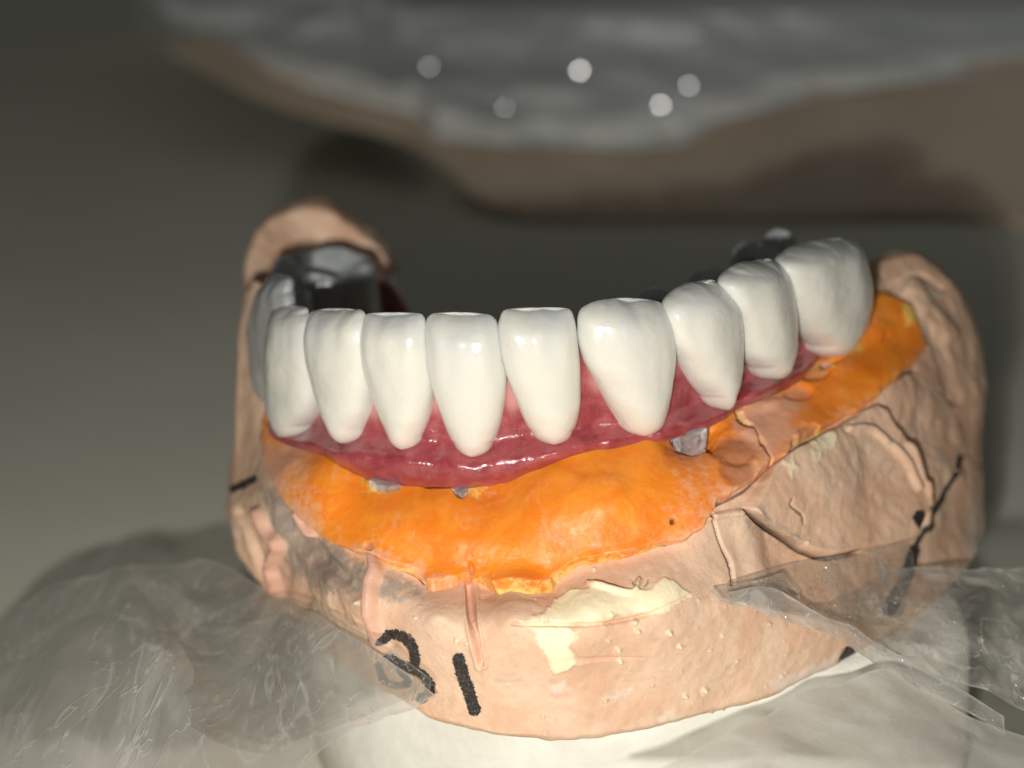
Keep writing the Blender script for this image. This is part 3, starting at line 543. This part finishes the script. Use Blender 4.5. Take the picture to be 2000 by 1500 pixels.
for k in range(10):
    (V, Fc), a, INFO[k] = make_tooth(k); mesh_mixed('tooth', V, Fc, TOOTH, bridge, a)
# posterior crowns with metal chewing surfaces (left molar and premolar, lingual cusps on the right)
def crown(cxp, cyp, zc, wx, wy, hgt, mat, name, cusps=4, rot=0., depth=.28, ceramic=None, shade=.5):
    P = unproj(cxp, cyp, zc); n, m_ = 40, 64; V = []
    ph = np.linspace(0, 2*math.pi, m_, endpoint=False)
    sx = np.sign(np.cos(ph))*np.abs(np.cos(ph))**.75; sy = np.sign(np.sin(ph))*np.abs(np.sin(ph))**.75
    rs = np.concatenate([np.linspace(0.02, 1, 22), np.ones(n-22)]); zz = np.zeros((n, m_)); X = np.zeros((n, m_)); Y = np.zeros((n, m_))
    for i in range(n):
        if i < 22:
            r = rs[i]; X[i] = sx*r*.86; Y[i] = sy*r*.86
            q = np.cos(ph*cusps/1.0 + .8)
            zz[i] = hgt*(-depth*(1-r)**.8*1.2 + .10*q*r**2*(1-r**6) - .10*r**8)+.25*hgt*.1
        else:
            s = (i-21)/(n-22); X[i] = sx*(.86+.14*math.sin(s*math.pi*.6)/math.sin(math.pi*.6) if s < 1 else 1)*(1-.18*max(0, s-.6)/.4); Y[i] = sy*(.86+.14*math.sin(min(1, s)*math.pi*.6))*(1-.18*max(0, s-.6)/.4); zz[i] = -hgt*(.075+.9*s)+.025*hgt
    X *= wx/2; Y *= wy/2; c, s = math.cos(rot), math.sin(rot); G_ = np.stack([P[0]+X*c-Y*s, P[1]+X*s+Y*c, P[2]+zz], -1)
    G_[:22, :, 2] += fbm(G_[:22], .3, 2)*.22
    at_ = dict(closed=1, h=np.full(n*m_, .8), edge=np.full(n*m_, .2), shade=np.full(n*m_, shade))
    return mk(name, G_, grid_faces(n, m_, wrap=True), mat, bridge, at_)
GREYC = m_tooth(); GREYC.name = 'ceramic_in_grey'
def m_steel():
    t = NT('grey_alloy'); n = t.noise(.5, 3); c = t.mix(t.ramp(n, .3, .7), (.42, .45, .45), (.60, .62, .61))
    return t.set(col=c, rough=.28, metal=.25, coat=1., coatr=.08, normal=t.bump(n, .15, .5))
MIRROR = m_steel()
crown(630, 503, 157.5, 11.6, 10.5, 12, MIRROR, 'metal_molar', 4, .08, .22)
crown(560, 562, 151, 5.0, 6.5, 9, MIRROR, 'metal_premolar', 2, .3, .35)
# lingual gum behind the left molar
gl = lump((705, 800), [(705, 560), (735, 530), (765, 540), (785, 575), (800, 610)], [(705, 660), (800, 680)], lambda X, Y: 163+0*X, 40, 40, amp=.3)
mk('lingual_gum', gl, grid_faces(gl.shape[0], gl.shape[1]), GUM, bridge, dict(pale=np.zeros(gl.shape[0]*gl.shape[1])))
# lingual cusps in metal on the right side
def blob(cxp, cyp, zc, r, mat, name, sq=(1, 1, 1), parent=bridge, nz=.12):
    P = unproj(cxp, cyp, zc); n, m_ = 28, 40; th = np.linspace(.02, math.pi-.02, n)[:, None]; ph = np.linspace(0, 2*math.pi, m_, endpoint=False)[None]
    D = np.stack([np.sin(th)*np.cos(ph), np.sin(th)*np.sin(ph), np.cos(th)*np.ones_like(ph)], -1)*np.array(sq)*r
    G_ = P+D; G_ = G_+D/r*(fbm(G_, .5, 3)*nz*r)[..., None]
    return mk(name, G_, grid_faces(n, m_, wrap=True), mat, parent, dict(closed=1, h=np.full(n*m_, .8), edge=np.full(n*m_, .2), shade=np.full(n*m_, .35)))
blob(1524, 491, 150, 1.6, MIRROR, 'metal_cusp', (1.15, 1, 1.4)); blob(1458, 508, 147, 1.5, MIRROR, 'metal_cusp', (1., 1, 1.2)); blob(1392, 562, 142, 1.8, MIRROR, 'metal_cusp', (1.3, 1, .9)); blob(1280, 588, 133, 1.3, MIRROR, 'metal_cusp', (1.2, 1, .9)); blob(1490, 520, 149, 2.0, MIRROR, 'metal_cusp', (1.4, 1, 1))
# abutments: knurled metal posts between gum and mask
def post(px, py, offm, r, top, bot, name='abutment'):
    P = unproj(*A(px, py, offm)); m_ = 64; prof = [(r*.2, top), (r*.98, top), (r, top-.2)]+[(r*(1-.10*i/14)+(.05 if i % 3 == 0 else 0), top-.2-(top-bot-.3)*i/14) for i in range(1, 15)]+[(r*1.12, bot+.1), (r*1.12, bot), (r*.2, bot)]
    ph = np.linspace(0, 2*math.pi, m_, endpoint=False); fl = 1+.035*np.sin(ph*11)+.02*np.sin(ph*23+1)
    G_ = np.array([[(P[0]+rr*f*math.cos(a), P[1]+rr*f*math.sin(a), P[2]+z) for a, f in zip(ph, fl)] for rr, z in prof])
    return mk(name, G_, grid_faces(len(prof), m_, wrap=True), ABUT, bridge, dict(closed=1))
post(1346, 868, -.45, 1.4, 1.7, -1.6); post(762, 944, -.3, 1.6, .6, -1.2); post(908, 962, -.1, 1.1, .6, -1.2)

# ---------------------------------------------------------------- the white mount, films, table and what lies behind
o = mk('table', [(-1500, -400, 0), (1500, -400, 0), (1500, 2500, 0), (-1500, 2500, 0)], [(0, 1, 2, 3)], m_table(), None, None, False); o['kind'] = 'structure'
# mount: rounded slab of white plaster
MO = [(-14, 172), (-16, 150), (-19, 134), (-15, 121), (-6, 112.5), (8, 109), (24, 110.5), (38, 117), (39, 128), (39.5, 143), (38, 158), (33, 168), (10, 176), (-8, 176)]
mo = catmull(MO+[MO[0]], 14)[:-1]; c_ = np.array([12., 145.]); prof = [(0, 19.6), (.5, 19.7), (.9, 19.7), (.965, 19.5), (.99, 18.7), (1., 17), (1.01, 12), (1.02, 6), (1.02, .5), (.98, .05)]
mg = np.array([[(*(c_+(p-c_)*s), z) for p in mo] for s, z in prof]); mg[..., 2] += np.where(mg[..., 2] > 1, fbm(mg, .08, 4)*.25, 0); mg[..., :2] += (fbm(mg, .09, 4)*.7)[..., None]*[1, 0]
tag(mk('plaster_mount', mg, grid_faces(len(prof), len(mo), wrap=True), m_plain('white_plaster', (.70, .68, .60), (.80, .78, .70), .12, .6, .25, .5)), 'off-white plaster slab under the peach cast, mostly covered by plastic', 'plaster mount')
def film(name, mat, xs, ytp, ybt, dep, nr_, nc_, label, amp=1.0, sc_=.12, edge=.25, ew=5, shear=None, ridgeamp=.5, cat='plastic film'):
    x = np.linspace(xs[0], xs[1], nc_); a = spl(x, ytp); b = spl(x, ybt); v = np.linspace(0, 1, nr_)[:, None]
    X = np.broadcast_to(x[None], (nr_, nc_)); Y = a[None]+(b-a)[None]*v; Z = dep(X, Y); g = unproj(X, Y, Z); n = normals(g)
    q = g@np.array([[1, 0, 0], [0, 1, 0], [0, 0, 1]]) if shear is None else g@np.array(shear)
    g = g+n*(fbm(q, sc_, 4)*amp+ridged(q, sc_*1.6, 3)*ridgeamp)[..., None]
    ed = np.minimum(np.minimum(Y-a[None], b[None]-Y), np.minimum(X-xs[0], xs[1]-X)); at_ = dict(edge=edge*np.exp(-(np.clip(ed, 0, 1e9)/ew)**2))
    o = mk(name, g, grid_faces(nr_, nc_), mat, None, at_); tag(o, label, cat, 'clear plastic sheets wrapped round the cast base'); return o
FL = m_film('cloudy_plastic_film', .36, .80, .35, (.78, .76, .71), .2, .16, .08, (1, .35, 1), .12, .7)
FR = m_film('clear_plastic_film', .05, .34, .3, (.62, .60, .55), .10, .16, .16, (1, 1, 1), .12)
FW_ = m_film('milky_plastic_film', .5, .9, .05, (.88, .86, .80), .28, .12, .07, (1, 1, 1), .06)
dl = TPS([(-40, 1300, 150), (0, 1250, 151), (100, 1175, 152), (300, 1110, 151), (430, 1098, 149), (520, 1150, 140.5), (640, 1215, 126), (760, 1275, 121), (850, 1340, 119.5),
          (0, 1560, 114), (200, 1560, 111), (400, 1560, 109), (560, 1500, 112), (700, 1420, 115.5), (300, 1300, 128), (100, 1350, 129), (450, 1350, 124), (560, 1300, 124), (640, 1330, 121), (480, 1220, 133)])
film('plastic_film', FL, (-40, 852), [(-40, 1300), (0, 1248), (60, 1200), (130, 1160), (220, 1132), (300, 1112), (380, 1100), (440, 1100), (500, 1132), (548, 1160), (640, 1203), (720, 1252), (800, 1300), (852, 1338)],
     [(-40, 1560), (500, 1560), (560, 1500), (640, 1452), (740, 1398), (852, 1345)], dl, 150, 260, 'large cloudy grey plastic film bulging at the left of the cast base', 1.3, .07, .3, 5, [[1, .3, 0], [.3, .3, 0], [0, 0, 1]], .6)
def on_cast(d): return lambda X, Y: depth_cast(np.clip(X, 470, 1900), np.clip(Y, 500, interp(np.clip(X, 470, 1900), YBOT)))-d
FL2 = m_film('hazy_plastic_film', .06, .32, .35, (.62, .60, .55), .15, .14, .12, (1, .5, 1), .12, .7)
film('plastic_film', FL2, (330, 840), [(330, 1262), (400, 1225), (470, 1190), (560, 1168), (700, 1230), (840, 1330)], [(330, 1400), (500, 1470), (600, 1440), (840, 1352)],
     TPS([(330, 1262, 131), (470, 1190, 136), (560, 1170, 131), (700, 1230, 120.5), (840, 1340, 118.2), (330, 1400, 121), (500, 1470, 112.5), (600, 1440, 114.5), (560, 1300, 122)]), 80, 140, 'second smaller plastic layer lapped over the left film and the scrawled pencil mark', .4, .15, .25, 3, None, .12)
# right: thin sheet on the stone, twisted strip, crumpled pouch
film('plastic_film', FR, (1418, 1786), [(1418, 1140), (1500, 1112), (1600, 1092), (1700, 1075), (1762, 1060), (1780, 1072), (1786, 1095)], [(1418, 1158), (1500, 1190), (1640, 1215), (1720, 1225), (1760, 1200), (1786, 1120)], on_cast(1.4), 60, 130, 'thin clear plastic sheet with a rounded corner lying on the right side of the cast', .15, .3, .35, 3.5, None, .1)
film('plastic_film', FR, (1388, 1560), [(1388, 1152), (1440, 1142), (1500, 1128), (1525, 1120), (1560, 1160)], [(1388, 1156), (1410, 1176), (1450, 1184), (1500, 1172), (1560, 1172)], on_cast(2.4), 40, 60, 'small folded plastic tip pointing left on the cast beside its dark crack', .2, .3, .45, 4, None, .15)
ds = TPS([(1420, 1165, 121), (1560, 1240, 121), (1700, 1310, 122), (1840, 1390, 123), (1960, 1430, 123.5), (1600, 1180, 124), (1750, 1200, 128), (1960, 1330, 128)])
FS_ = m_film('strip_plastic_film', .3, .6, .4, (.84, .82, .76), .1, .12, .12, (1, 1, 1), .16)
film('plastic_strip', FS_, (1420, 1960), [(1420, 1158), (1500, 1150), (1580, 1190), (1680, 1232), (1780, 1290), (1880, 1352), (1960, 1400)], [(1420, 1172), (1500, 1202), (1600, 1235), (1700, 1285), (1800, 1340), (1900, 1400), (1960, 1440)], ds, 40, 200, 'twisted shiny plastic strip running diagonally down right across the cast base', .3, .2, .35, 4, [[.3, .2, 0], [.2, .3, 0], [0, 0, 1]], .22, 'plastic strip')
dp_ = TPS([(1530, 1130, 131), (1700, 1118, 134), (1850, 1110, 137), (2060, 1112, 139), (1600, 1200, 127), (1750, 1240, 128), (1900, 1200, 131), (2060, 1250, 132), (1900, 1340, 126), (2060, 1400, 126), (1960, 1420, 123.5)])
FR2 = m_film('pouch_plastic_film', .14, .50, .4, (.72, .70, .64), .08, .16, .13, (1, 1, 1), .16)
film('plastic_film', FR2, (1525, 2050), [(1525, 1134), (1620, 1124), (1720, 1118), (1850, 1110), (2050, 1112)], [(1525, 1150), (1620, 1215), (1720, 1262), (1800, 1300), (1900, 1350), (2050, 1420)], dp_, 110, 170, 'crumpled clear plastic pouch at the right edge, right of the twisted strip', .7, .11, .3, 4, None, .35)
dw = TPS([(760, 1470, 111), (900, 1480, 111), (1200, 1490, 111), (1500, 1420, 118.5), (1650, 1340, 124), (1800, 1300, 128), (2060, 1400, 125), (2060, 1560, 114), (1600, 1560, 109), (1200, 1560, 107), (860, 1560, 107)])
film('plastic_film', FW_, (1180, 2050), [(1180, 1548), (1300, 1500), (1420, 1455), (1500, 1415), (1580, 1360), (1660, 1328), (1740, 1300), (1800, 1320), (1900, 1380), (2050, 1430)], [(1180, 1560), (2050, 1580)], dw, 110, 220, 'milky plastic sheet swelling in soft folds along the bottom right below the strip', 1.0, .05, .2, 6, None, .12)
# behind: a tan card sheet and another bagged piece under plastic
def slab(pts, zt, zb, name, mat, label, cat):
    q = [on_plane(x, y, zt) for x, y in pts]; n = len(q); V = [(*p[:2], zt) for p in q]+[(*p[:2], zb) for p in q]
    Fc = [tuple(range(n)), tuple(range(2*n-1, n-1, -1))]+[(i, i+n, (i+1) % n+n, (i+1) % n) for i in range(n)]
    return tag(mk(name, V, Fc, mat, None, None, False), label, cat)
KS = math.tan(math.radians(17)); YF = on_plane(1300, 425, 1.5)[1]
def slope_zc(py):                            # depth of a sight line on the card, which slopes up away from the camera
    q = (np.asarray(py, float)-750)/F; return (HC-1.5+KS*YF)/(math.sin(TH)+q*math.cos(TH)+KS*(math.cos(TH)-q*math.sin(TH)))
cp = catmull([(330, 90), (480, 170), (620, 220), (780, 262), (870, 320), (930, 372), (1010, 408), (1080, 420), (1200, 424), (1350, 418), (1500, 420), (1760, 412), (1900, 418), (2120, 430), (2140, 250), (2120, 95), (1800, 130), (1600, 160), (1400, 205), (1250, 250), (1000, 250), (850, 235), (700, 165), (520, 120), (400, 60)], 5)
ct_ = unproj(cp[:, 0], cp[:, 1], slope_zc(cp[:, 1])); cb_ = ct_+[0, .5, -1.5]; cb_[:, 2] = np.maximum(cb_[:, 2], .05); nc2 = len(cp)
tag(mk('card_sheet', np.concatenate([ct_, cb_]), [tuple(range(nc2)), tuple(range(2*nc2-1, nc2-1, -1))]+[(i, i+nc2, (i+1) % nc2+nc2, (i+1) % nc2) for i in range(nc2)], m_plain('tan_card', (.58, .45, .33), (.70, .56, .42), .02, .7, .1, .3), None, None, False), 'blurred tan card sheet sloping up on the desk behind the cast', 'card')
bagpoly = [(240, -60), (330, 40), (520, 150), (700, 198), (815, 225), (850, 272), (1000, 286), (1250, 292), (1330, 285), (1400, 240), (1600, 188), (1800, 160), (2100, 120), (2100, -60)]
bx_ = np.linspace(240, 2100, 260); bt_ = np.full(260, -58.); bb_ = interp(bx_, [p for p in bagpoly[:-1]]); vv = np.linspace(0, 1, 120)[:, None]
bt_ = interp(bx_, [(240, -60), (700, -60), (760, -20), (830, 2), (1100, 6), (2100, 9)])
bX = np.broadcast_to(bx_[None], (120, 260)); bY = bt_[None]+(bb_-bt_)[None]*vv
front = np.where(bX[0] > 520, slope_zc(bb_)-1, slope_zc(bb_)-1); bZ = front[None]+(1-vv)*(46+.03*(bb_-bt_)[None])   # the near side of the bag leans back from its foot
ed = bb_[None]-bY; g0 = unproj(bX, bY, bZ); bZ = bZ-10*sstep(0, 60, ed)*(1+.3*fbm(g0, .03, 3))-(fbm(g0, .035, 4)*5+ridged(g0, .03, 2)*3)*sstep(0, 40, ed)
bZ += 14*np.exp(-((bX-(740+.25*(bY-60)))/20)**2)*sstep(190, 120, bY)+10*(1-sstep(0, 26, bY-bt_[None]))**2+8*(1-sstep(240, 700, bX))
bg = unproj(bX, bY, bZ); bk1 = bg[0]+[0, 14, -6]; bk2 = bk1+[0, 6, 0]; bk2[:, 2] = .1; bg[..., 2] = np.maximum(bg[..., 2], .2); bg = np.concatenate([[bk2], [bk1], bg], 0)
def bag_zc(x, y): i_ = np.argmin(np.hypot(bX-x, bY-y)); return bZ.ravel()[i_]
tag(mk('plastic_bag', bg, grid_faces(122, 260), m_plain('grey_white_plastic', (.74, .76, .72), (.92, .93, .90), .03, .16, .3, .1), None), 'blurred grey-white plastic bag on the tan card, far behind the teeth', 'plastic bag')

bag = bpy.data.objects['plastic_bag']
t = NT('glint_disc'); GL = t.set(col=(.6, .61, .58), rough=.12, spec=.5, coat=.5, coatr=.1)
mid = C0+RT*-4-UP*7
for x, y, r in ((1132, 138, .48), (1290, 205, .36), (1345, 167, .26), (838, 130, .2), (985, 210, .16)):  # added discs turned toward lens and flash to make the bag's glints
    P = unproj(x, y, bag_zc(x, y)-2.5); n_ = mid-P; n_ /= np.linalg.norm(n_); a_ = np.cross(n_, [0, 0, 1.]); a_ /= np.linalg.norm(a_); b_ = np.cross(n_, a_)
    rr = np.linspace(.02, 1, 8)[:, None]; ph = np.linspace(0, 2*math.pi, 20, endpoint=False)[None]
    wv = 1+.18*np.sin(3*ph+x); u = rr*np.cos(ph)*wv*r*1.3; v_ = rr*np.sin(ph)*wv*r; zz = -(u*u+v_*v_)/110
    top = P+u[..., None]*a_+v_[..., None]*b_+zz[..., None]*n_
    low = top[-1:]*1.; low = low+(P-low)*-.25-n_*1.2; foot = top[-1:]+(top[-1:]-P)*.6; foot = foot.copy(); foot = foot+[0, 3, -1]
    g_ = np.concatenate([top, low, foot], 0)
    mk('glint_disc', (g_-np.array(bag.location)/S+np.array(bag.location)/S), grid_faces(g_.shape[0], 20, wrap=True), GL, bag)
